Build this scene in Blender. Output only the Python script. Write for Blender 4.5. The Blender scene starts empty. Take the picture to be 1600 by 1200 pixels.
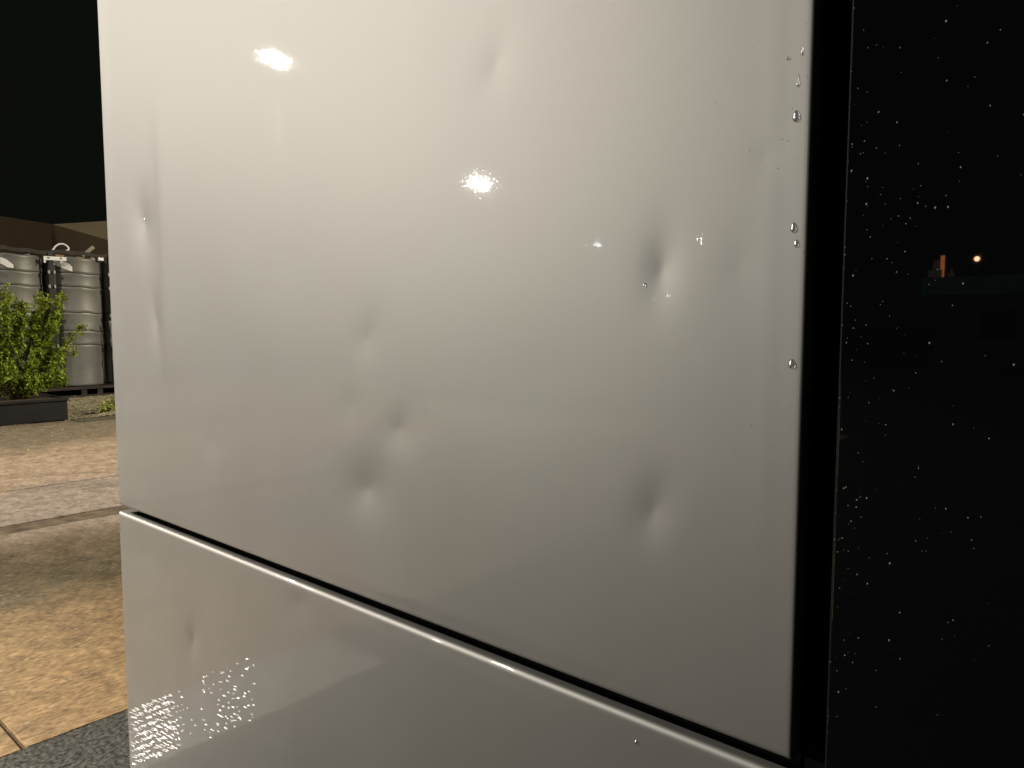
import bpy, bmesh, math, random
import numpy as np
from mathutils import Vector, Matrix
R = math.radians
rng = random.Random(7)
S = bpy.context.scene
C = S.collection

# ------------------------------------------------------------------ camera
cam_d = bpy.data.cameras.new("camera")
cam = bpy.data.objects.new("camera", cam_d); C.objects.link(cam)
cam.location = (0, -0.9, 1.5)
cam.rotation_euler = (R(90 - 4.7), R(0.0), R(40.6))
cam_d.sensor_width = 36; cam_d.lens = 26.01; cam_d.sensor_fit = 'HORIZONTAL'
cam_d.clip_start = 0.02; cam_d.clip_end = 600
cam_d.dof.use_dof = False
S.camera = cam

# ------------------------------------------------------------------ night sky
W = bpy.data.worlds.new("World"); S.world = W; W.use_nodes = True
wb = W.node_tree.nodes['Background']
wb.inputs[0].default_value = (0.85, 1.0, 0.72, 1); wb.inputs[1].default_value = 0.0042
S.view_settings.view_transform = 'Standard'; S.view_settings.look = 'None'
S.view_settings.gamma = 1; S.view_settings.exposure = 0.0

# floodlights on poles round the yard, some added as unseen fill (x, y, z, power, colour, lens w, lens h, facing point)
LAMPS = [
    ((-14.2, -8.1, 7.0), 660, (1.0, 0.90, 0.79), 0.13, 0.08),
    ((-20.2, -20.7, 7.0), 4000, (1.0, 0.96, 0.86), 0.08, 0.06),
    ((-29.5, -43.0, 7.0), 10, (0.92, 0.95, 1.0), 0.30, 0.30),
    ((-23.7, -46.1, 7.0), 34, (0.95, 0.96, 1.0), 0.3, 0.3),
    ((-7.0, 11.5, 6.5), 1250, (1.0, 0.90, 0.72), 0.6, 0.4),  # added unseen lamp, brightens the shrub, drums and ground
    ((-10.6, -3.2, 7.0), 62, (1.0, 0.90, 0.78), 0.16, 0.14),
    ((-9.0, -7.0, 9.5), 1080, (1.0, 0.93, 0.83), 0.5, 0.4),  # added unseen lamp, placed to shape the brightness of the grey panels
]
AIM = Vector((-3.0, 0.5, 0.8))

# ------------------------------------------------------------------ helpers
def nodes(m):
    m.use_nodes = True
    return m.node_tree.nodes, m.node_tree.links, m.node_tree.nodes['Principled BSDF']

def mat(name, col, rough=0.6, metal=0.0, coat=0.0, bump=None, var=None, spec=0.5):
    """principled material; var=(scale, amount, detail) colour variation, bump=(scale, strength, distance)"""
    m = bpy.data.materials.new(name); N, L, b = nodes(m)
    b.inputs['Base Color'].default_value = (*col, 1); b.inputs['Roughness'].default_value = rough
    b.inputs['Metallic'].default_value = metal; b.inputs['Coat Weight'].default_value = coat
    b.inputs['Specular IOR Level'].default_value = spec
    tc = N.new('ShaderNodeTexCoord')
    if var:
        n = N.new('ShaderNodeTexNoise'); n.inputs['Scale'].default_value = var[0]; n.inputs['Detail'].default_value = 6
        L.new(tc.outputs['Object'], n.inputs['Vector'])
        r = N.new('ShaderNodeValToRGB')
        a = 1 - var[1]; c = 1 + var[1]
        r.color_ramp.elements[0].position = .3; r.color_ramp.elements[1].position = .7
        r.color_ramp.elements[0].color = (*[min(1, v * a) for v in col], 1)
        r.color_ramp.elements[1].color = (*[min(1, v * c) for v in col], 1)
        L.new(n.outputs['Fac'], r.inputs[0]); L.new(r.outputs[0], b.inputs['Base Color'])
    if bump:
        n = N.new('ShaderNodeTexNoise'); n.inputs['Scale'].default_value = bump[0]; n.inputs['Detail'].default_value = 4
        L.new(tc.outputs['Object'], n.inputs['Vector'])
        u = N.new('ShaderNodeBump'); u.inputs['Strength'].default_value = bump[1]; u.inputs['Distance'].default_value = bump[2]
        L.new(n.outputs['Fac'], u.inputs['Height']); L.new(u.outputs[0], b.inputs['Normal'])
    return m

def tag(o, label=None, cat=None, group=None, kind=None):
    if label: o['label'] = label
    if cat: o['category'] = cat
    if group: o['group'] = group
    if kind: o['kind'] = kind
    return o

def empty(name, loc, label=None, cat=None, group=None, rz=0):
    o = bpy.data.objects.new(name, None); C.objects.link(o)
    o.location = loc; o.rotation_euler = (0, 0, rz); o.empty_display_size = .1
    return tag(o, label, cat, group)

def link(name, bm, m, parent=None, smooth=False):
    me = bpy.data.meshes.new(name); bm.to_mesh(me); bm.free()
    if smooth:
        for p in me.polygons: p.use_smooth = True
    o = bpy.data.objects.new(name, me); C.objects.link(o)
    for x in (m if isinstance(m, (list, tuple)) else [m]): me.materials.append(x)
    if parent: o.parent = parent
    return o

def box(bm, x0, x1, y0, y1, z0, z1, bev=0.0, seg=2):
    r = bmesh.ops.create_cube(bm, size=1)
    for v in r['verts']:
        v.co = Vector(((x0 + x1) / 2 + v.co.x * (x1 - x0), (y0 + y1) / 2 + v.co.y * (y1 - y0), (z0 + z1) / 2 + v.co.z * (z1 - z0)))
    if bev > 0:
        es = list({e for v in r['verts'] for e in v.link_edges})
        bmesh.ops.bevel(bm, geom=es, offset=bev, segments=seg, affect='EDGES', profile=0.5)

def tube(bm, pts, rad, n=8):
    """tube along points; rad number or list"""
    pts = [Vector(p) for p in pts]; rings = []
    for i, p in enumerate(pts):
        d = (pts[min(i + 1, len(pts) - 1)] - pts[max(i - 1, 0)]).normalized()
        a = d.orthogonal().normalized(); b = d.cross(a)
        if rings:
            a = (pa - d * pa.dot(d)).normalized(); b = d.cross(a)
        pa = a
        r = rad[i] if isinstance(rad, (list, tuple)) else rad
        rings.append([bm.verts.new(p + (a * math.cos(t) + b * math.sin(t)) * r) for t in [2 * math.pi * k / n for k in range(n)]])
    for A, B in zip(rings, rings[1:]):
        for k in range(n): bm.faces.new((A[k], A[(k + 1) % n], B[(k + 1) % n], B[k]))
    bm.faces.new(rings[0][::-1]); bm.faces.new(rings[-1])

def lathe(bm, prof, n=48, cx=0, cy=0, wob=None):
    rings = []
    for r, z in prof:
        ring = []
        for k in range(n):
            t = 2 * math.pi * k / n
            rr, zz = (r, z) if wob is None else wob(r, z, t)
            ring.append(bm.verts.new((cx + rr * math.cos(t), cy + rr * math.sin(t), zz)))
        rings.append(ring)
    for A, B in zip(rings, rings[1:]):
        for k in range(n): bm.faces.new((A[k], A[(k + 1) % n], B[(k + 1) % n], B[k]))

# ------------------------------------------------------------------ materials
FLAKE = .30
def panel_paint():
    m = bpy.data.materials.new("satin_grey_paint"); N, L, b = nodes(m)
    b.inputs['Base Color'].default_value = (0.3, 0.3, 0.29, 1)
    b.inputs['Metallic'].default_value = 0.85; b.inputs['Roughness'].default_value = 0.52
    b.inputs['Coat Weight'].default_value = 0.45; b.inputs['Coat Roughness'].default_value = 0.022
    tc = N.new('ShaderNodeTexCoord')
    # orange peel of the clear coat
    n = N.new('ShaderNodeTexVoronoi'); n.inputs['Scale'].default_value = 600     # each cell = one facet of the hammered lacquer
    L.new(tc.outputs['Object'], n.inputs['Vector'])
    def vm(op, a, b_=None, val=None):
        q = N.new('ShaderNodeVectorMath'); q.operation = op; L.new(a, q.inputs[0])
        if b_ is not None: L.new(b_, q.inputs[1])
        if val is not None: q.inputs[1].default_value = val
        return q.outputs[0]
    c0 = vm('SUBTRACT', n.outputs['Color'], val=(.5, .5, .5))
    c2 = vm('MULTIPLY', c0, c0)
    c3 = vm('MULTIPLY', vm('MULTIPLY', c2, c2), c0)      # most facets lie flat, a few stand proud
    c3 = vm('MULTIPLY', c3, val=(FLAKE, FLAKE, FLAKE))
    geo = N.new('ShaderNodeNewGeometry')
    nn = vm('NORMALIZE', vm('ADD', geo.outputs['Normal'], c3))
    L.new(nn, b.inputs['Coat Normal'])
    # very light smudging of the paint: film of dust and dried rain
    w = N.new('ShaderNodeTexNoise'); w.inputs['Scale'].default_value = 3.0; w.inputs['Detail'].default_value = 5
    mp = N.new('ShaderNodeMapping'); mp.inputs['Scale'].default_value = (1.6, 1, .8)
    L.new(tc.outputs['Object'], mp.inputs[0]); L.new(mp.outputs[0], w.inputs['Vector'])
    mr = N.new('ShaderNodeMapRange'); mr.inputs['To Min'].default_value = .575; mr.inputs['To Max'].default_value = .605
    L.new(w.outputs['Fac'], mr.inputs[0]); L.new(mr.outputs[0], b.inputs['Roughness'])
    cr = N.new('ShaderNodeValToRGB')
    cr.color_ramp.elements[0].position = .3; cr.color_ramp.elements[0].color = (.234, .228, .214, 1)
    cr.color_ramp.elements[1].position = .7; cr.color_ramp.elements[1].color = (.242, .239, .227, 1)
    L.new(w.outputs['Fac'], cr.inputs[0]); L.new(cr.outputs[0], b.inputs['Base Color'])
    return m

def ground_mat():
    m = bpy.data.materials.new("stained_concrete"); N, L, b = nodes(m)
    tc = N.new('ShaderNodeTexCoord'); sp = N.new('ShaderNodeSeparateXYZ')
    big = N.new('ShaderNodeTexNoise'); big.inputs['Scale'].default_value = .9; big.inputs['Detail'].default_value = 8
    big.inputs['Roughness'].default_value = .62
    L.new(tc.outputs['Object'], big.inputs['Vector']); L.new(tc.outputs['Object'], sp.inputs[0])
    # slab bays differ in colour: x position, pushed about by noise
    off = N.new('ShaderNodeMath'); off.operation = 'MULTIPLY_ADD'
    L.new(big.outputs['Fac'], off.inputs[0]); off.inputs[1].default_value = 1.5; L.new(sp.outputs['X'], off.inputs[2])
    mr = N.new('ShaderNodeMapRange'); mr.inputs['From Min'].default_value = -13.25; mr.inputs['From Max'].default_value = -1.25
    L.new(off.outputs[0], mr.inputs[0])
    cr = N.new('ShaderNodeValToRGB'); L.new(mr.outputs[0], cr.inputs[0])
    stops = [(-14, (.20, .165, .11)), (-10.6, (.24, .19, .125)), (-9.6, (.44, .33, .225)), (-7.7, (.44, .33, .24)),
             (-7.5, (.37, .30, .24)), (-6.4, (.37, .30, .245)), (-6.0, (.33, .26, .19)), (-5.5, (.18, .135, .085)),
             (-4.7, (.125, .10, .062)), (-4.3, (.195, .135, .07)), (-3.4, (.200, .132, .064)), (-1.5, (.20, .135, .07))]
    el = cr.color_ramp.elements
    while len(el) < len(stops): el.new(.5)
    for e, (x, c) in zip(el, stops):
        e.position = max(0, min(1, (x + 14 ) / 12.5)); e.color = (*c, 1)
    mr.inputs['From Min'].default_value = -14 + .75; mr.inputs['From Max'].default_value = -1.5 + .75
    # mottling and pale grit
    f = N.new('ShaderNodeTexNoise'); f.inputs['Scale'].default_value = 7; f.inputs['Detail'].default_value = 9; f.inputs['Roughness'].default_value = .72
    L.new(tc.outputs['Object'], f.inputs['Vector'])
    f2 = N.new('ShaderNodeMapRange'); f2.inputs['From Min'].default_value = .3; f2.inputs['From Max'].default_value = .72
    f2.inputs['To Min'].default_value = .52; f2.inputs['To Max'].default_value = 1.42
    L.new(f.outputs['Fac'], f2.inputs[0])
    mx = N.new('ShaderNodeMix'); mx.data_type = 'RGBA'; mx.blend_type = 'MULTIPLY'; mx.inputs[0].default_value = 1
    h = N.new('ShaderNodeTexNoise'); h.inputs['Scale'].default_value = 62; h.inputs['Detail'].default_value = 5; h.inputs['Roughness'].default_value = .6
    hmap = N.new('ShaderNodeMapping'); hmap.inputs['Scale'].default_value = (1, .4, 1)
    L.new(tc.outputs['Object'], hmap.inputs[0]); L.new(hmap.outputs[0], h.inputs['Vector'])
    h2 = N.new('ShaderNodeMapRange'); h2.inputs['From Min'].default_value = .34; h2.inputs['From Max'].default_value = .68
    h2.inputs['To Min'].default_value = .55; h2.inputs['To Max'].default_value = 1.32; L.new(h.outputs['Fac'], h2.inputs[0])
    hm = N.new('ShaderNodeMath'); hm.operation = 'MULTIPLY'; L.new(f2.outputs[0], hm.inputs[0]); L.new(h2.outputs[0], hm.inputs[1])
    L.new(cr.outputs[0], mx.inputs[6]); L.new(hm.outputs[0], mx.inputs[7])
    v = N.new('ShaderNodeTexVoronoi'); v.inputs['Scale'].default_value = 26; v.inputs['Randomness'].default_value = 1
    L.new(tc.outputs['Object'], v.inputs['Vector'])
    lt = N.new('ShaderNodeMath'); lt.operation = 'LESS_THAN'; lt.inputs[1].default_value = .30; L.new(v.outputs['Distance'], lt.inputs[0])
    sel = N.new('ShaderNodeMath'); sel.operation = 'MULTIPLY'
    sc = N.new('ShaderNodeSeparateColor'); L.new(v.outputs['Color'], sc.inputs[0])
    gt = N.new('ShaderNodeMath'); gt.operation = 'GREATER_THAN'; gt.inputs[1].default_value = .80; L.new(sc.outputs[0], gt.inputs[0])
    L.new(lt.outputs[0], sel.inputs[0]); L.new(gt.outputs[0], sel.inputs[1])
    m2 = N.new('ShaderNodeMix'); m2.data_type = 'RGBA'
    s2 = N.new('ShaderNodeMath'); s2.operation = 'MULTIPLY'; s2.inputs[1].default_value = .32; L.new(sel.outputs[0], s2.inputs[0])
    L.new(s2.outputs[0], m2.inputs[0]); L.new(mx.outputs[2], m2.inputs[6]); m2.inputs[7].default_value = (.34, .27, .18, 1)
    L.new(m2.outputs[2], b.inputs['Base Color'])
    b.inputs['Roughness'].default_value = .75
    b.inputs['Specular IOR Level'].default_value = .15
    u = N.new('ShaderNodeBump'); u.inputs['Strength'].default_value = .6; u.inputs['Distance'].default_value = .008
    g = N.new('ShaderNodeTexNoise'); g.inputs['Scale'].default_value = 22; g.inputs['Detail'].default_value = 8
    L.new(tc.outputs['Object'], g.inputs['Vector']); L.new(g.outputs['Fac'], u.inputs['Height'])
    L.new(u.outputs[0], b.inputs['Normal'])
    return m

def wet_band_mat():
    m = bpy.data.materials.new("wet_chip_asphalt"); N, L, b = nodes(m)
    b.inputs['Base Color'].default_value = (.055, .055, .05, 1); b.inputs['Roughness'].default_value = .16
    b.inputs['Specular IOR Level'].default_value = .7
    tc = N.new('ShaderNodeTexCoord')
    v = N.new('ShaderNodeTexVoronoi'); v.inputs['Scale'].default_value = 70; v.feature = 'SMOOTH_F1'
    L.new(tc.outputs['Object'], v.inputs['Vector'])
    n = N.new('ShaderNodeTexNoise'); n.inputs['Scale'].default_value = 62; n.inputs['Detail'].default_value = 4
    L.new(tc.outputs['Object'], n.inputs['Vector'])
    a = N.new('ShaderNodeMath'); L.new(v.outputs['Distance'], a.inputs[0]); L.new(n.outputs['Fac'], a.inputs[1])
    u = N.new('ShaderNodeBump'); u.inputs['Strength'].default_value = 1; u.inputs['Distance'].default_value = .0034
    L.new(a.outputs[0], u.inputs['Height']); L.new(u.outputs[0], b.inputs['Normal'])
    r = N.new('ShaderNodeValToRGB'); r.color_ramp.elements[0].color = (.025, .0255, .023, 1); r.color_ramp.elements[1].color = (.11, .11, .10, 1)
    r.color_ramp.elements[0].position = .35; r.color_ramp.elements[1].position = .75
    L.new(n.outputs['Fac'], r.inputs[0]); L.new(r.outputs[0], b.inputs['Base Color'])
    return m

def leaf_mat(name, lo, hi):
    m = bpy.data.materials.new(name); N, L, b = nodes(m)
    g = N.new('ShaderNodeNewGeometry'); r = N.new('ShaderNodeValToRGB')
    r.color_ramp.elements[0].color = (*lo, 1); r.color_ramp.elements[1].color = (*hi, 1)
    L.new(g.outputs['Random Per Island'], r.inputs[0]); L.new(r.outputs[0], b.inputs['Base Color'])
    b.inputs['Roughness'].default_value = .38
    t = N.new('ShaderNodeBsdfTranslucent'); L.new(r.outputs[0], t.inputs[0])
    ms = N.new('ShaderNodeMixShader'); ms.inputs[0].default_value = .35
    L.new(b.outputs[0], ms.inputs[1]); L.new(t.outputs[0], ms.inputs[2]); L.new(ms.outputs[0], N['Material Output'].inputs[0])
    return m

def emit(name, col, s):
    m = bpy.data.materials.new(name); m.use_nodes = True; N = m.node_tree.nodes; L = m.node_tree.links
    N.remove(N['Principled BSDF']); e = N.new('ShaderNodeEmission'); e.inputs[0].default_value = (*col, 1); e.inputs[1].default_value = s
    L.new(e.outputs[0], N['Material Output'].inputs[0]); return m

def water_mat(rough=.0):
    m = bpy.data.materials.new("rain_water"); N, L, b = nodes(m)
    b.inputs['Base Color'].default_value = (1, 1, 1, 1); b.inputs['Transmission Weight'].default_value = 1
    b.inputs['IOR'].default_value = 1.33; b.inputs['Roughness'].default_value = rough
    t = N.new('ShaderNodeBsdfTransparent'); g = N.new('ShaderNodeBsdfGlossy'); g.inputs['Roughness'].default_value = .22
    ma = N.new('ShaderNodeMixShader'); ma.inputs[0].default_value = .42
    L.new(t.outputs[0], ma.inputs[1]); L.new(g.outputs[0], ma.inputs[2])
    lw = N.new('ShaderNodeLayerWeight'); lw.inputs['Blend'].default_value = .42
    ms = N.new('ShaderNodeMixShader'); L.new(lw.outputs['Facing'], ms.inputs[0])
    L.new(ma.outputs[0], ms.inputs[1]); L.new(b.outputs[0], ms.inputs[2]); L.new(ms.outputs[0], N['Material Output'].inputs[0])
    return m

M = dict(
    paint=panel_paint(), ground=ground_mat(), band=wet_band_mat(),
    black=mat("matte_black_metal", (.003, .003, .003), .8, spec=.1),
    gasket=mat("black_rubber", (.004, .004, .004), .9, spec=.03),
    glass=mat("black_glass", (.0015, .002, .002), .015, spec=.5),
    plinth=mat("dark_asphalt", (.009, .009, .0085), .9, spec=.08, bump=(120, .8, .004), var=(60, .5)),
    galv=mat("galvanised_sheet", (.215, .215, .195), .5, metal=.3, bump=(2.2, .3, .05), var=(1.6, .28)),
    hoop=mat("dark_hoop_steel", (.07, .065, .055), .5, metal=.5),
    rack=mat("dark_rack_steel", (.022, .022, .022), .5, metal=.3, var=(8, .4)),
    clamp=mat("zinc_clamp", (.42, .42, .40), .4, metal=.4),
    white=mat("white_plastic", (.88, .87, .84), .45),
    wood=mat("weathered_wood", (.30, .20, .13), .7, var=(14, .35)),
    darkwood=mat("dark_wet_wood", (.03, .022, .015), .7, var=(9, .4)),
    planter=mat("charcoal_planter", (.012, .012, .0125), .6, bump=(40, .3, .003), var=(3, .25)),
    soil=mat("potting_soil", (.05, .035, .02), .9, bump=(30, 1, .03)),
    bark=mat("shrub_bark", (.22, .15, .08), .8, var=(20, .3)),
    wall_a=mat("brown_render", (.036, .023, .010), .9, var=(1.2, .12)),
    wall_b=mat("olive_render", (.12, .09, .045), .9, var=(1.2, .12)),
    gravel=mat("gravelly_soil", (.27, .225, .15), .9, bump=(25, 1, .04), var=(18, .6)),
    kerb=mat("mossy_kerb", (.09, .08, .045), .85, var=(10, .4), bump=(20, .6, .02)),
    teal=mat("dark_teal_cladding", (.06, .20, .20), .6, var=(2, .2)),
    water=water_mat(.0), bead=mat('rain_speck', (.13, .135, .13), .25),
    pole=mat("grey_pole_paint", (.12, .12, .12), .5),
    leaf=leaf_mat("shrub_leaf", (.08, .17, .012), (.62, .72, .10)),
    leaf2=leaf_mat("yellow_green_leaf", (.30, .34, .08), (.80, .82, .34)),
)

# ------------------------------------------------------------------ ground
def sheet(name, x0, x1, y0, y1, z, m, nx=1, ny=1, kind='structure'):
    bm = bmesh.new()
    g = [[bm.verts.new((x0 + (x1 - x0) * i / nx, y0 + (y1 - y0) * j / ny, z)) for j in range(ny + 1)] for i in range(nx + 1)]
    for i in range(nx):
        for j in range(ny): bm.faces.new((g[i][j], g[i + 1][j], g[i + 1][j + 1], g[i][j + 1]))
    o = link(name, bm, m); o['kind'] = kind; return o
sheet('ground', -300, 300, -300, 300, -.03, M['plinth'])
# concrete bays, with the sawn joints left open between them
def slabs():
    bm = bmesh.new()
    xs = [(-12.2, -7.675), (-7.655, -6.36), (-6.10, -2.9415)]
    ys = [-9.5, -4.6, -.122, 5.7, 12, 40]
    for x0, x1 in xs:
        for y0, y1 in zip(ys, ys[1:]):
            jit = rng.uniform(-.0015, .0015)
            box(bm, x0, x1, y0 + .007, y1 - .007, -.028, jit, .004, 1)
    box(bm, -12.64, -12.207, -9.5, 3.284, -.028, .0, .004, 1)
    o = link('concrete_paving', bm, M['ground']); o['kind'] = 'structure'
    # recessed dirty drainage strip between two bays
    bm = bmesh.new(); box(bm, -6.3595, -6.1005, -9.5, 40, -.029, -.005, .002, 1)
    o = link('drain_strip', bm, mat("dirty_channel_concrete", (.15, .115, .078), .9, spec=.1, var=(7, .45), bump=(25, .8, .01))); o['kind'] = 'structure'
slabs()
bm = bmesh.new(); box(bm, -2.94, -2.5, -1.15, 30, -.029, -.0015, .001, 1)
o = link('asphalt_band', bm, M['band']); o['kind'] = 'structure'
bm = bmesh.new(); box(bm, -2.495, 60, -9.5, 30, -.029, -.008, .003, 1); box(bm, -2.94, -2.4955, -9.5, -1.156, -.029, -.008, .003, 1)
o = link('dark_paving', bm, M['plinth']); o['kind'] = 'structure'

bm = bmesh.new()
n = 60
gv = [[bm.verts.new((-18.9 + 6.3 * i / n, -12 + 26 * j / n, .0 + .02 * math.sin(i * 1.7 + j) + rng.uniform(-.012, .03))) for j in range(n + 1)] for i in range(n + 1)]
for i in range(n):
    for j in range(n): bm.faces.new((gv[i][j], gv[i + 1][j], gv[i + 1][j + 1], gv[i][j + 1]))
o = link('soil_bed', bm, M['gravel']); o['kind'] = 'structure'
bm = bmesh.new(); box(bm, -12.62, -12.2, 3.29, 40, -.03, .018, .012, 2)
o = link('kerb_strip', bm, M['kerb']); o['kind'] = 'structure'

# ------------------------------------------------------------------ the grey cabinet
cab = empty('display_cabinet', (-1.0, .3, 0), 'tall satin grey sheet metal cabinet with dents and a black glass front', 'cabinet')
def inv(o): o.matrix_parent_inverse = Matrix.Translation((1.0, -.3, 0)); return o

# dents: x, z, radius x, radius z, depth, tilt of crease, sharpness
UP_DENTS = [
    (-.807, 1.909, .036, .046, .0020, .25), (-2.101, 1.775, .060, .080, .0075, -.10), (-2.046, 1.510, .030, .075, .0040, -.06),
    (-1.141, 1.469, .044, .055, .0022, .3), (-1.195, 1.335, .040, .045, .0016, .2), (-1.051, 1.302, .044, .046, .0032, .25),
    (-1.150, 1.176, .066, .060, .0058, .30), (-.506, 1.572, .027, .050, .0039, .06), (-.513, 1.238, .029, .046, .0028, .18),
    (-1.76, 1.205, .05, .05, .0014, .1), (-.363, 1.70, .022, .03, .0005, .1), (-1.42, 1.62, .12, .14, .0010, 0),
    (-.70, 1.42, .16, .12, .0010, 0), (-.395, 1.57, .03, .05, .0008, 0),
]
LO_DENTS = [(-2.22, .62, .09, .12, .0016, .5), (-1.900, .655, .030, .052, .0052, .15), (-1.40, .875, .04, .04, .0020, .1), (-2.18, .83, .10, .05, .0020, .4)]

def face_panel(name, x0, x1, z0, z1, yf, dents, seed, creases, rad, depth, step=.0042):
    """pressed sheet panel: a dense front face with its dings, rolled edges and side returns"""
    r = np.random.RandomState(seed)
    def axis(a, b):
        mid = np.linspace(a + rad, b - rad, int((b - a) / step))
        t = np.linspace(0, math.pi / 2, 6)[:-1]
        lo = a + rad - rad * np.cos(t); hi = (b - rad + rad * np.cos(t))[::-1]
        return np.concatenate([lo, mid, hi]), np.concatenate([rad - rad * np.sin(t), np.zeros(len(mid)), (rad - rad * np.sin(t))[::-1]])
    xs, dx = axis(x0, x1); zs, dz = axis(z0, z1)
    X, Z = np.meshgrid(xs, zs, indexing='ij')
    Y = np.full_like(X, yf) + np.maximum(dx[:, None], dz[None, :])
    edge = np.minimum(np.minimum(X - x0, x1 - X), np.minimum(Z - z0, z1 - Z))
    w = np.clip((edge - rad) / .03, 0, 1); w = w * w * (3 - 2 * w)
    D = np.zeros_like(X)
    for (cx, cz, rx, rz, d, tilt) in dents:
        u = ((X - cx) - tilt * (Z - cz)) / rx; v = (Z - cz) / rz
        q = np.sqrt(u * u + v * v + .012)
        D += d * (.62 * np.exp(-q * 1.5) + .38 * np.exp(-q * q * .9))
    for k in range(26):                           # faint oil-canning of thin sheet
        kx, kz = r.uniform(-9, 9), r.uniform(-7, 7); ph = r.uniform(0, 6.28)
        D += .00010 * np.sin(kx * X + kz * Z + ph) / (1 + .08 * (kx * kx + kz * kz)) * 3
    for (cx, wd, d, za, zb) in creases:           # stiffener read through the sheet
        ww = 1 / (1 + np.exp(-(Z - za) / .04)) / (1 + np.exp((Z - zb) / .04))
        D += d * ww / (1 + np.exp(-(X - cx) / wd))*np.exp(-np.clip(X-cx,0,9)/.10)
    Y = Y + D * w
    nx, nz = X.shape
    co = np.stack([X, Y, Z], -1).reshape(-1, 3)
    idx = np.arange(nx * nz).reshape(nx, nz)
    f = np.stack([idx[:-1, :-1], idx[1:, :-1], idx[1:, 1:], idx[:-1, 1:]], -1).reshape(-1, 4).tolist()
    verts = co.tolist(); nb = len(verts)
    border = list(idx[:, 0]) + list(idx[-1, 1:]) + list(idx[::-1, -1][1:]) + list(idx[0, ::-1][1:-1])
    border = [int(b) for b in border]
    for b in border: verts.append([verts[b][0], yf + depth, verts[b][2]])
    k = len(border)
    for i in range(k):
        f.append([border[(i + 1) % k], border[i], nb + i, nb + (i + 1) % k])
    # inner return lip
    nb2 = len(verts)
    cx, cz = (x0 + x1) / 2, (z0 + z1) / 2
    for b in border:
        x, _, z = verts[b]
        verts.append([x + (.02 if x < cx else -.02) * (abs(x - cx) > (x1 - x0) / 2 - .021), yf + depth, z + (.02 if z < cz else -.02) * (abs(z - cz) > (z1 - z0) / 2 - .021)])
    for i in range(k):
        f.append([nb + (i + 1) % k, nb + i, nb2 + i, nb2 + (i + 1) % k])
    me = bpy.data.meshes.new(name); me.from_pydata(verts, [], f); me.update()
    me.polygons.foreach_set('use_smooth', [True] * len(me.polygons)); me.materials.append(M['paint'])
    try: me.set_sharp_from_angle(angle=R(40))
    except Exception: pass
    o = bpy.data.objects.new(name, me); C.objects.link(o); o.parent = cab; inv(o)
    return o
o = face_panel('upper_panel', -2.342, -.3105, .953, 2.62, 0.0, UP_DENTS, 3,
           [(-2.0, .013, -.0026, 1.36, 2.02), (-.365, .006, -.00035, 1.2, 2.4)], .005, .03)
o['label'] = 'large upper sheet with round dings'
o = face_panel('lower_panel', -2.352, -.3105, .03, .929, 0.0, LO_DENTS, 11, [(-2.02, .008, -.0008, .2, .75), (-2.13, .006, .0006, .05, .5)], .009, .0205)
o['label'] = 'lower sheet with a folded bright top edge'

bm = bmesh.new()
box(bm, -2.295, -.26, .062, .62, .02, 2.58, .004)
inv(link('carcass', bm, M['black'], cab))
bm = bmesh.new(); box(bm, -2.302, -.315, .047, .0605, .70, .99)
inv(link('seam_channel', bm, M['gasket'], cab))
bm = bmesh.new(); box(bm, -2.3505, -2.303, .0203, .047, .9215, .9287, .001)
inv(link('end_tab', bm, M['paint'], cab))
bm = bmesh.new(); box(bm, -2.3055, -2.290, .0205, .0465, .05, .924)
inv(link('filler_strip', bm, M['gasket'], cab))
# black vertical trim between the grey sheets and the glass
bm = bmesh.new(); box(bm, -.3065, -.2715, .036, .060, .03, 2.62, .003)
inv(link('corner_trim', bm, M['black'], cab))
bm = bmesh.new(); box(bm, -.2705, -.2690, .0015, .012, .06, 2.62)
inv(link('glass_edge', bm, mat('ground_glass_edge', (.007, .0075, .007), .7, spec=.2), cab))
bm = bmesh.new(); box(bm, -.2685, 1.02, .0, .012, .06, 2.62, .0012, 2)
glass = inv(link('glass_front', bm, M['glass'], cab))
bm = bmesh.new(); box(bm, -.2585, 1.03, .0125, .62, .02, 2.60, .003)
inv(link('screen_housing', bm, M['black'], cab))
bm = bmesh.new(); box(bm, 1.024, 1.06, -.001, .62, .02, 2.62, .004)
inv(link('side_cover', bm, M['black'], cab))
bm = bmesh.new(); box(bm, -2.342, 1.06, .005, .62, 2.624, 2.66, .006)
inv(link('top_cap', bm, M['black'], cab))
# rivets on the rolled left edge
for (x, z) in ((-2.333, 1.043), (-2.333, 1.062), (-2.340, .889), (-2.340, .875)):
    bm = bmesh.new(); bmesh.ops.create_uvsphere(bm, u_segments=10, v_segments=8, radius=.0028)
    for v in bm.verts: v.co.y *= .45; v.co += Vector((x, .0008, z))
    inv(link('rivet', bm, M['black'], cab, True))

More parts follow.
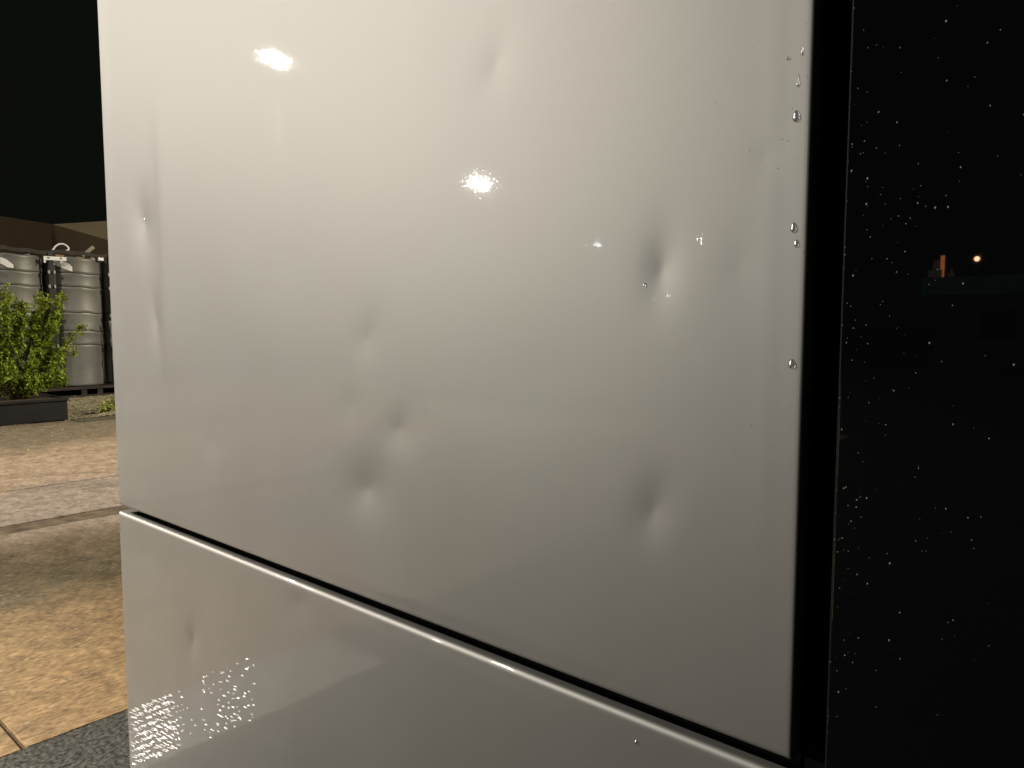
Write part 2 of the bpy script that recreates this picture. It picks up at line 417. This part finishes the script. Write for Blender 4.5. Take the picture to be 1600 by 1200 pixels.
# ------------------------------------------------------------------ rain drops
def drop_mesh(bm, x, y, z, w, h, t, tail=0.0):
    """sessile drop hanging on an upright face: half ellipsoid, fatter at its lower end"""
    r = bmesh.ops.create_uvsphere(bm, u_segments=20, v_segments=14, radius=1)
    for v in r['verts']:
        a, b, c = v.co
        fat = 1 - .28 * c if tail == 0 else (1 - .28 * c) * (1 - tail * max(0, c) ** .7)
        tt = t * (1 - .35 * c)
        v.co = Vector((x + a * w * fat, y + (b * tt if b < 0 else b * .0002), z + c * h * (1 + (tail * 1.6 if c > 0 else 0))))
DROPS = [(-.329, 1.744, .0042, .0068, .0030, 0, 'largest clear raindrop of the column beside the black edge, below the thin streak'),
         (-.328, 1.614, .0036, .0062, .0028, 0, 'clear raindrop just above a smaller one, at the height of the big wide dent'),
         (-.324, 1.595, .0030, .0046, .0024, 0, 'small oval raindrop close under a bigger one beside the black edge'),
         (-.325, 1.451, .0044, .0058, .0034, 0, 'lowest clear raindrop by the black edge, with two bright glints'),
         (-.328, 1.782, .0017, .0048, .0016, .75, 'thin raindrop with a long streak above it near the panel top'),
         (-.341, 1.813, .0018, .0020, .0018, 0, 'tiny round raindrop left of the streaks near the panel top'),
         (-.324, 1.816, .0016, .0040, .0014, .3, 'topmost slim slanting raindrop beside the black edge'),
         (-.531, 1.553, .0022, .0024, .0020, 0, 'tiny bright raindrop in the lower left rim of the wide dent'),
         (-2.100, 1.785, .0045, .0040, .0020, 0, 'lone bright raindrop in the far left dent of the upper panel'),
         (-.533, .893, .0032, .0036, .0026, 0, 'lone raindrop on the lower panel just under the seam'),
         ]
def face_y(x, z):
    y = 0
    for (cx, cz, rx, rz, d, tilt) in (UP_DENTS if z > .94 else LO_DENTS):
        u = ((x - cx) - tilt * (z - cz)) / rx; v = (z - cz) / rz
        q = math.sqrt(u * u + v * v + .012); y += d * (.62 * math.exp(-q * 1.5) + .38 * math.exp(-q * q * .9))
    return y
for (x, z, w, h, t, tail, lab) in DROPS:
    bm = bmesh.new(); drop_mesh(bm, 0, 0, 0, w, h, t, tail)
    o = link('raindrop', bm, M['water'], None, True); o.location = (x, face_y(x, z) - .0001, z)
    tag(o, lab, 'raindrop', 'raindrops on the grey panels')
# fine spray over the glass and its edge: past counting
bm = bmesh.new()
def bead(x, y, z, r):
    rr = bmesh.ops.create_icosphere(bm, subdivisions=2, radius=r)
    for v in rr['verts']:
        v.co = Vector((x + v.co.x, y + (v.co.y * .75 if v.co.y < 0 else v.co.y * .1), z + v.co.z * 1.15))
for k in range(270):
    x = -.265 + min(.9, rng.expovariate(1 / .085)); z = rng.triangular(.8, 2.02, 1.6)
    if x > .2: continue
    bead(x, -.0001, z, max(.0003, min(.0013, rng.lognormvariate(math.log(.00055), .45))))
for k in range(34): bead(-.2682 + rng.uniform(-.0004, .0008), .0004, rng.uniform(.85, 1.95), rng.uniform(.0003, .0008))
for k in range(60):
    x = -.312 - min(.6, rng.expovariate(1 / .05)); z = rng.uniform(1.15, 1.95)
    bead(x, face_y(x, z) - .0001, z, rng.uniform(.0002, .0005))
o = link('rain_spray', bm, M['bead'], None, True)
tag(o, 'fine spray of rain specks on the black glass and panel edge', 'rain', kind='stuff')

# glints mirrored from the wet ground, put in as raised bright streaks: past counting
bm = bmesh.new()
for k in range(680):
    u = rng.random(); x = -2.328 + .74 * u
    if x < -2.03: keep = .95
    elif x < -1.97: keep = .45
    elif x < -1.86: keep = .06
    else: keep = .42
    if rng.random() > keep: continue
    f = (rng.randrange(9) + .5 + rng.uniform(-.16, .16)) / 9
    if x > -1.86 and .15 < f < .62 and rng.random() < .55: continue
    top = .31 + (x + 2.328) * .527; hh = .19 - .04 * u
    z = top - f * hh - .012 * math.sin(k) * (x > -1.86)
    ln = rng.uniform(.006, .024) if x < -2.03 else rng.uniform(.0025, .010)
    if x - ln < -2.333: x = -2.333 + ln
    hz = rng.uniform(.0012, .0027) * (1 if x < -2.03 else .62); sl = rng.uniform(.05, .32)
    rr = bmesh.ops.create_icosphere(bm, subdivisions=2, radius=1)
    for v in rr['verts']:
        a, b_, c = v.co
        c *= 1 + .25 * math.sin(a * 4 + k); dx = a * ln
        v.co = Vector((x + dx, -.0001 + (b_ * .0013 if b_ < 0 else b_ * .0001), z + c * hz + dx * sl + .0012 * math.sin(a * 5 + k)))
o = link('glint_streaks', bm, mat('mirrored_glint', (.62, .62, .60), .22, metal=.55), None, True)
tag(o, 'rows of bright raised streaks put in as mirrored ground glints, lower left corner of the lower sheet', 'water', kind='stuff')  # stands for mirrored glints, not water on the sheet

# ------------------------------------------------------------------ planter and shrub
pl = empty('planter', (-13.2, 1.6, 0), 'long low charcoal trough planter standing on the kerb', 'planter')
bm = bmesh.new()
X0, X1, Y0, Y1 = -13.75, -12.6, -.6, 3.26
box(bm, X0, X1, Y0, Y1, .012, .31, .01)
b1 = link('trough', bm, M['planter'])
bm = bmesh.new()
for a in ((X0 - .015, X1 + .015, Y0 - .015, Y0 + .05), (X0 - .015, X1 + .015, Y1 - .05, Y1 + .015), (X0 - .015, X0 + .05, Y0 + .05, Y1 - .05), (X1 - .05, X1 + .015, Y0 + .05, Y1 - .05)):
    box(bm, *a, .312, .352, .004)
b2 = link('rim', bm, M['planter'])
bm = bmesh.new(); box(bm, X0 + .05, X1 - .05, Y0 + .05, Y1 - .05, .3105, .335)
b3 = link('soil', bm, M['soil'])
for b in (b1, b2, b3): b.parent = pl; b.matrix_parent_inverse = Matrix.Translation((13.2, -1.6, 0))

def leaf(bm, p, s, d, up):
    side = d.cross(up)
    if side.length < 1e-4: side = Vector((1, 0, 0))
    side.normalize(); nrm = side.cross(d).normalized()
    a = p; c = p + d * s
    l = p + d * s * .5 + side * s * .27 + nrm * s * .06; r = p + d * s * .5 - side * s * .27 + nrm * s * .06
    v = [bm.verts.new(q) for q in (a, l, c, r)]
    bm.faces.new((v[0], v[1], v[2])); bm.faces.new((v[0], v[2], v[3]))

def rv():
    return Vector((rng.gauss(0, 1), rng.gauss(0, 1), rng.gauss(0, 1))).normalized()

def shrub(name, base, limbs, label, cat, dens=2.3, leafm='leaf', ls=.055, group=None):
    root = empty(name, base, label, cat, group)
    bs = bmesh.new(); bl = bmesh.new()
    for (tip, rad, n) in limbs:
        tip = Vector(tip); pts = []; b0 = Vector((rng.uniform(-.05, .05), rng.uniform(-.08, .08), -.03))
        mid = b0.lerp(tip, .5) + Vector((rng.uniform(-.08, .08), rng.uniform(-.08, .08), .05))
        for i in range(9):
            t = i / 8
            pts.append((b0 * (1 - t) ** 2 + mid * 2 * t * (1 - t) + tip * t * t) + rv() * .012)
        tube(bs, pts, [.016 * (1 - .75 * i / 8) for i in range(9)], 6)
        for k in range(int(n * dens)):
            t = rng.betavariate(3.2, 1.3); i = min(7, int(t * 8)); p = pts[i].lerp(pts[i + 1], t * 8 - i)
            q = p + rv() * rad * rng.random() ** .45 * (.4 + .6 * t)
            tw = [p, p.lerp(q, .5) + rv() * .01, q]
            tube(bs, tw, [.003, .0025, .0015], 4)
            for j in range(11):
                w = p.lerp(q, rng.uniform(.35, 1.05)) + rv() * .018
                d = ((q - p).normalized() * .6 + rv() + Vector((0, 0, .25))).normalized()
                leaf(bl, w, ls * rng.uniform(.6, 1.2), d, Vector((0, 0, 1)) + rv() * .5)
    link('stem', bs, M['bark'], root, True)
    link('foliage', bl, M[leafm], root)
    return root
bs = Vector((-13.15, 2.75, .335))
def lim(y, z, r, n, dx=0): return ((dx, y - bs.y, z - bs.z), r, n)
shrub('shrub', bs, [
    lim(2.35, 1.95, .20, 70, -.1), lim(2.62, 1.98, .17, 60, .1), lim(2.86, 1.82, .17, 60, 0), lim(3.16, 1.92, .16, 60, .05), lim(3.10, 1.62, .16, 45, -.2),
    lim(3.44, 1.94, .11, 42, 0), lim(3.36, 1.72, .13, 40, .1), lim(3.30, 1.42, .16, 45, -.1), lim(3.55, 1.30, .12, 14, .1), lim(3.74, 1.50, .10, 12, 0),
    lim(3.62, 1.08, .08, 7, 0), lim(3.36, 1.02, .17, 44, .1), lim(3.25, .75, .18, 55, .15), lim(3.42, .62, .12, 18, 0), lim(2.95, .62, .20, 60, .15), lim(2.60, .85, .17, 46, .1),
    lim(2.30, .72, .20, 50, 0), lim(2.40, 1.25, .20, 40, -.1), lim(2.85, 1.40, .14, 28, -.15), lim(2.20, 1.60, .2, 40, 0), lim(2.15, 1.1, .2, 40, 0), lim(2.62, 1.6, .14, 34, -.1), lim(3.0, 1.05, .12, 20, .1)],
    'bushy bright green shrub with small glossy leaves growing in the trough planter', 'shrub')
for (x, y, s, lab) in ((-13.35, 4.35, 1.0, 'small yellow green plant by the cabinet edge on the soil bed'), (-14.3, 4.75, .8, 'taller pale leafed plant behind the small one beside the cabinet edge'),
                       (-13.1, 3.98, .45, 'very small low plant next to the kerb between planter and cabinet')):
    shrub('ground_plant', (x, y, 0.02), [((rng.uniform(-.2, .2) * s, (k - 2) * .09 * s, rng.uniform(.12, .24) * s), .10 * s, 9) for k in range(5)],
          lab, 'plant', 1.0, 'leaf2', .06, 'low plants on the soil bed')
# fallen leaves and grit on the bed and the paving
bm = bmesh.new()
for k in range(420):
    x = rng.uniform(-16, -12.65); y = rng.uniform(3.2, 5.4)
    d = Vector((rng.gauss(0, 1), rng.gauss(0, 1), .25)).normalized(); leaf(bm, Vector((x, y, .045 + rng.random() * .02)), rng.uniform(.03, .08), d, Vector((0, 0, 1)))
for k in range(260):
    x = -rng.uniform(7.8, 12.5); y = rng.uniform(-.5, 5.5)
    d = Vector((rng.gauss(0, 1), rng.gauss(0, 1), .15)).normalized(); leaf(bm, Vector((x, y, .012 if x > -12.2 else .03)), rng.uniform(.015, .045), d, Vector((0, 0, 1)))
tag(link('fallen_leaves', bm, M['leaf2']), 'pale fallen leaves scattered on soil and paving', 'leaves', kind='stuff')

# ------------------------------------------------------------------ storage rack with metal drums
rk = empty('storage_rack', (-16.8, 4.3, 0), 'dark steel rack on a low pallet base holding tall metal drums', 'rack')
def rinv(o): o.matrix_parent_inverse = Matrix.Translation((16.8, -4.3, 0)); return o
bm = bmesh.new()
box(bm, -17.5, -16.28, 1.2, 7.6, .165, .218, .004)
box(bm, -17.5, -16.28, 1.2, 7.6, .0, .05, .004)
rinv(link('deck', bm, M['darkwood'], rk))
for y in (1.25, 2.6, 3.7, 4.75, 5.05, 6.2, 7.5):
    bm = bmesh.new(); box(bm, -17.48, -16.30, y, y + .10, .0505, .1645)
    rinv(link('bearer', bm, M['darkwood'], rk))
PY = [2.15, 3.24, 4.335, 5.44, 6.53]
for y in PY:
    for x in (-16.42, -17.38):
        bm = bmesh.new(); box(bm, x - .035, x + .035, y - .045, y + .045, .219, 2.90, .004)
        rinv(link('post', bm, M['rack'], rk))
bm = bmesh.new()
NR = 60
for i in range(NR):
    y0 = 1.6 + 5.6 * i / NR; y1 = 1.6 + 5.6 * (i + 1) / NR
    def s(y): return .018 * math.sin(y * 5.7) + .012 * math.sin(y * 13)
    vs = []
    for (y, sg) in ((y0, s(y0)), (y1, s(y1))):
        vs.append([bm.verts.new((x, y, z + sg)) for x, z in ((-16.44, 2.86), (-16.40, 2.86), (-16.40, 2.93), (-16.44, 2.93))])
    for k in range(4): bm.faces.new((vs[0][k], vs[0][(k + 1) % 4], vs[1][(k + 1) % 4], vs[1][k]))
rinv(link('top_rail', bm, M['darkwood'], rk))
bm = bmesh.new(); box(bm, -17.46, -17.44, 1.6, 7.2, .22, 2.80)
rinv(link('back_sheet', bm, M['rack'], rk))
# bright fixing plate with two bolts over the gap
bm = bmesh.new(); box(bm, -16.35, -16.335, 4.20, 4.60, 2.725, 2.80, .004); box(bm, -16.35, -16.335, 4.20, 4.235, 2.67, 2.728, .003)
pt = rinv(link('fixing_plate', bm, M['white'], rk))
for y in (4.28, 4.50):
    bm = bmesh.new(); bmesh.ops.create_cone(bm, cap_ends=True, segments=10, radius1=.016, radius2=.014, depth=.012, matrix=Matrix.Translation((-16.329, y, 2.77)) @ Matrix.Rotation(R(90), 4, 'Y'))
    rinv(link('bolt', bm, M['rack'], pt)); 
    bpy.data.objects[C.objects[-1].name].matrix_parent_inverse = Matrix.Identity(4)
for z in (2.50, 2.22, 1.66, 1.05):
    for y in PY:
        for s_ in (-1, 1):
            bm = bmesh.new(); box(bm, -16.38, -16.35, y + s_ * .048 - .016, y + s_ * .048 + .016, z - .035, z + .03, .004)
            rinv(link('clamp', bm, M['clamp'], rk))
HZ = [2.50, 2.225, 1.71, 1.34, 1.06]
def wobz(seed, z, t): return .011 * math.sin(3 * t + seed + z) + .006 * math.sin(7 * t + seed * 2 + z * 3)
def drum(y, seed, label):
    root = empty('metal_drum', (-16.88, y, .219), label, 'drum', 'tall metal drums in the rack')
    bm = bmesh.new(); prof = []
    zs = [0.0] + [h - .219 for h in HZ[::-1]] + [2.60]
    for i, (a, b) in enumerate(zip(zs, zs[1:])):
        r0 = .512 + (.006 if i % 2 else 0)
        prof += [(r0 + .006, a + .012), (r0, a + .05), (r0 - .003, (a + b) / 2), (r0, b - .05), (r0 + .008, b - .012)]
        if i < 5: prof.append((.506, b))
    prof = [(.40, 0.0)] + prof + [(.485, 2.60), (.47, 2.585), (.0, 2.57)]
    def wb_(r, z, t): return r * (1 + .006 * math.sin(5 * t + seed + z * 2)), z + (wobz(seed, z, t) if .3 < z < 2.62 and r > .3 else 0)
    lathe(bm, prof, 72, wob=wb_)
    sh = link('shell', bm, M['galv'], root, True)
    for h in HZ:
        bm = bmesh.new(); n = 72; k = 6; rr = []
        for i in range(n):
            t = 2 * math.pi * i / n; z = h - .219; z += wobz(seed, z, t)
            rr.append([bm.verts.new(((.513 + .009 * math.cos(q)) * math.cos(t), (.513 + .009 * math.cos(q)) * math.sin(t), z + .012 * math.sin(q))) for q in [2 * math.pi * j / k for j in range(k)]])
        for i in range(n):
            A, B = rr[i], rr[(i + 1) % n]
            for j in range(k): bm.faces.new((A[j], B[j], B[(j + 1) % k], A[(j + 1) % k]))
        link('hoop', bm, M['hoop'], root, True)
    return root
def patch(root, pts, r=.532):
    """torn pale sheet wrapped on a drum: rows of (angle, z low, z high)"""
    bm = bmesh.new(); prev = None
    for (a, z0, z1) in pts:
        t = R(a)
        cur = [bm.verts.new((q * math.cos(t), q * math.sin(t), z - .219)) for q, z in ((r, z0), (r, z1), (r + .003, z1), (r + .003, z0))]
        if prev:
            for k in range(4): bm.faces.new((prev[k], prev[(k + 1) % 4], cur[(k + 1) % 4], cur[k]))
        else: bm.faces.new(cur)
        prev = cur
    bm.faces.new(prev[::-1])
    link('torn_sheet', bm, M['white'], root)
d1 = drum(3.785, 1.3, 'tall banded metal drum left of the white fixing plate, partly behind the shrub')
d2 = drum(4.885, 1.3, 'tall banded metal drum right of the white fixing plate, nearest the cabinet edge')
d3 = drum(5.985, 2.9, 'tall banded metal drum hidden mostly behind the grey cabinet edge')
d0 = drum(2.695, .2, 'tall banded metal drum furthest from the cabinet, behind the shrub')
patch(d2, [(-84, 2.74, 2.80), (-70, 2.70, 2.775), (-58, 2.63, 2.765), (-56, 2.665, 2.76), (-40, 2.60, 2.735), (-24, 2.54, 2.68), (-19, 2.53, 2.61)])
patch(d1, [(-75, 2.70, 2.82), (-60, 2.70, 2.80), (-42, 2.66, 2.76), (-28, 2.60, 2.73), (-20, 2.55, 2.69), (-10, 2.54, 2.60)])

# hose loop, batten and rubble lying on the drums
bm = bmesh.new()
hp = [(-16.6, 4.38, 2.84), (-16.6, 4.44, 2.93), (-16.62, 4.50, 3.02), (-16.62, 4.57, 3.075), (-16.62, 4.65, 3.085), (-16.6, 4.71, 3.05), (-16.58, 4.735, 3.0), (-16.55, 4.71, 2.96), (-16.5, 4.66, 2.94)]
tube(bm, hp, .018, 8)
tag(link('hose', bm, M['white'], None, True), 'short white hose curling up above the fixing plate', 'hose')
bm = bmesh.new(); box(bm, -.02, .02, -.15, .15, -.035, .035, .004)
o = link('batten', bm, mat("pale_board", (.30, .26, .19), .7, var=(10, .2))); o.location = (-16.62, 5.10, 2.97); o.rotation_euler = (R(42), 0, 0)
tag(o, 'short pale board sticking up at a slant from the drum top', 'board')
for (y, x, w, h, col, lab) in ((4.10, -16.55, .13, .07, 'wood', 'reddish wood block on the drum left of the gap'), (4.52, -16.50, .17, .07, 'wood', 'longest wood block, on top of the fixing plate'),
                          (3.97, -16.52, .09, .06, 'clamp', 'small grey block furthest left on the drum tops'), (4.88, -16.45, .14, .05, 'wood', 'thin flat wood block in the middle of the drum under the board'),
                          (5.12, -16.47, .07, .07, 'clamp', 'grey block under the slanting board'), (5.26, -16.45, .12, .08, 'clamp', 'grey block nearest the cabinet edge on the drum tops')):
    bm = bmesh.new(); box(bm, -.05, .05, -w / 2, w / 2, 0, h, .01)
    o = link('block', bm, M[col]); o.location = (x, y, 2.80 - (y - 3.9) * .02); o.rotation_euler = (rng.uniform(-.1, .1), rng.uniform(-.1, .1), rng.uniform(-.3, .3))
    tag(o, lab, 'block', 'blocks lying on the drum tops')
# crumpled plastic strip hanging in the gap by the cabinet
bm = bmesh.new(); prev = None
for i in range(26):
    z = 1.55 - i * .05; wdt = .035 + .02 * math.sin(i * .9) + (.03 if i < 3 else 0); x = -16.32 + .02 * math.sin(i * 1.3); y = 5.36 + .0025 * i + .012 * math.sin(i * .7)
    cur = [bm.verts.new((x, y - wdt / 2, z)), bm.verts.new((x + .03, y, z)), bm.verts.new((x, y + wdt / 2, z))]
    if prev:
        bm.faces.new((prev[0], prev[1], cur[1], cur[0])); bm.faces.new((prev[1], prev[2], cur[2], cur[1]))
    prev = cur
o = link('plastic_strip', bm, mat("clear_grey_film", (.24, .24, .22), .25), None, True)
sm = o.modifiers.new('solid', 'SOLIDIFY'); sm.thickness = .003
tag(o, 'crumpled grey plastic strip hanging between the drums beside the cabinet edge', 'plastic film')

# ------------------------------------------------------------------ wall behind
def wall(name, a, b, ztop_a, ztop_b, m, label):
    a = Vector(a); b = Vector(b); d = (b - a).normalized(); nn = Vector((-d.y, d.x)) * .125
    bm = bmesh.new()
    q = [bm.verts.new((p.x + s * nn.x, p.y + s * nn.y, z)) for (p, zt) in ((a, ztop_a), (b, ztop_b)) for s in (-1, 1) for z in (-.03, zt)]
    # a- : 0,1  a+ : 2,3  b- : 4,5  b+ : 6,7
    for f in ((0, 1, 5, 4), (2, 6, 7, 3), (1, 3, 7, 5), (0, 2, 3, 1), (4, 5, 7, 6), (0, 4, 6, 2)): bm.faces.new([q[i] for i in f])
    bmesh.ops.recalc_face_normals(bm, faces=bm.faces)
    o = link(name, bm, m); return tag(o, label, 'wall')
cor = Vector((-20.453, 5.727))
wall('rendered_wall', cor + (Vector((-19.792, 4.442)) - cor) * 8, cor - Vector((0, 0)), 3.89, 3.89, M['wall_a'], 'dark brown plain wall behind the drums, left of the corner')
wall('rendered_wall', cor + (Vector((-18.955, 6.367)) - cor) * .08, cor + (Vector((-18.955, 6.367)) - cor) * 6, 3.89, 3.95, M['wall_b'], 'olive brown plain wall right of the corner, running behind the cabinet')

# ------------------------------------------------------------------ what the black glass mirrors: low kiosk and lights across the yard
ks = empty('low_building', (-1.0, -31, 0), 'low dark teal flat roofed building seen faintly in the glass', 'building')
def kinv(o): o.matrix_parent_inverse = Matrix.Translation((1.0, 31, 0)); return o
bm = bmesh.new(); box(bm, -6.0, 8, -34, -30.15, 0, 2.45); kinv(link('wall', bm, M['planter'], ks))
bm = bmesh.new(); box(bm, -6.4, 8.4, -34.3, -29.6, 2.5, 3.16, .02); kinv(link('roof', bm, M['teal'], ks))
for x in (-4.6, -2.2, .3):
    bm = bmesh.new(); box(bm, x, x + 1.1, -30.149, -30.12, .8, 2.0, .01); kinv(link('window', bm, M['glass'], ks))
def vent(x, w, h, lab):
    bm = bmesh.new(); box(bm, -w / 2, w / 2, -.15, .15, 0, h * .45, .01); box(bm, -w * .18, w * .18, -.08, .08, h * .45, h, .01)
    o = link('roof_vent', bm, M['clamp']); o.location = (x, -29.9, 3.16); tag(o, lab, 'vent', 'vents on the low building')
vent(-6.0, .42, .62, 'wide grey vent left of the orange sign on the building roof'); vent(-5.48, .2, .3, 'narrow grey vent right of the orange sign on the building roof')
bm = bmesh.new(); box(bm, -5.86, -5.74, -30.0, -29.9, 3.17, 3.95, .01)
tag(link('lit_sign', bm, emit("amber_sign_glow", (1, .32, .10), 4)), 'narrow upright amber lit sign on the building roof', 'sign')
lp = empty('wall_lamp', (-4.68, -29.62, 3.75), 'small round warm lamp on a mast above the building roof', 'lamp')
bm = bmesh.new(); bmesh.ops.create_uvsphere(bm, u_segments=12, v_segments=8, radius=.085); link('globe', bm, emit("warm_globe", (1, .55, .30), 40), lp, True)
bm = bmesh.new(); tube(bm, [(0, -.02, -.58), (0, 0, -.09)], .02); link('mast', bm, M['pole'], lp)

# ------------------------------------------------------------------ yard floodlights (out of frame; some glint in the paint, some are added fill)
WHERE = ['nearest floodlight on its pole left of the photographer', 'second floodlight pole across the yard', 'far cool white floodlight pole, the left of the far pair', 'far cool white floodlight pole, the right of the far pair', 'added unseen floodlight behind the cabinet, put in to light the shrub and drums', 'closest floodlight on a pole, level with the shrub side of the yard', 'added unseen floodlight, the tallest, put in to brighten the grey panels']
for i, (p, power, col, w, h) in enumerate(LAMPS):
    root = empty('floodlight', (p[0], p[1], 0), WHERE[i], 'floodlight', 'floodlights on poles round the yard, some added as unseen fill')  # 4 and 6 are added unseen lamps
    d = ({4: Vector((-9.5, 3.2, 0)), 5: Vector((-3.2, -.8, 0))}.get(i, AIM) - Vector(p)).normalized(); q = d.to_track_quat('-Z', 'Y')
    bm = bmesh.new(); back = -d * .35; back.z = 0
    tube(bm, [(back.x, back.y, 0), (back.x, back.y, p[2] + .1)], [.09, .055], 12)
    link('pole', bm, M['pole'], root, True)
    bm = bmesh.new(); tube(bm, [(back.x, back.y, p[2]), (-d.x * .12, -d.y * .12, p[2] - d.z * .12)], .03, 8)
    link('bracket', bm, M['pole'], root, True)
    bm = bmesh.new(); box(bm, -w / 2 - .05, w / 2 + .05, -h / 2 - .05, h / 2 + .05, .012, .14, .015)
    hd = link('housing', bm, M['pole'], root); hd.location = (0, 0, p[2]); hd.rotation_euler = q.to_euler()
    bm = bmesh.new(); box(bm, -w / 2, w / 2, -h / 2, h / 2, .0, .0115)
    ln = link('lens', bm, emit("lamp_lens_glow", col, 20), hd)
    ld = bpy.data.lights.new('flood_light', 'AREA'); ld.shape = 'ELLIPSE'; ld.size = w; ld.size_y = h
    ld.energy = power; ld.color = col
    if i == 5: ld.spread = R(24)             # a hooded narrow beam
    lo = bpy.data.objects.new('flood_light', ld); C.objects.link(lo)
    lo.location = Vector(p) + d * .01; lo.rotation_euler = q.to_euler()
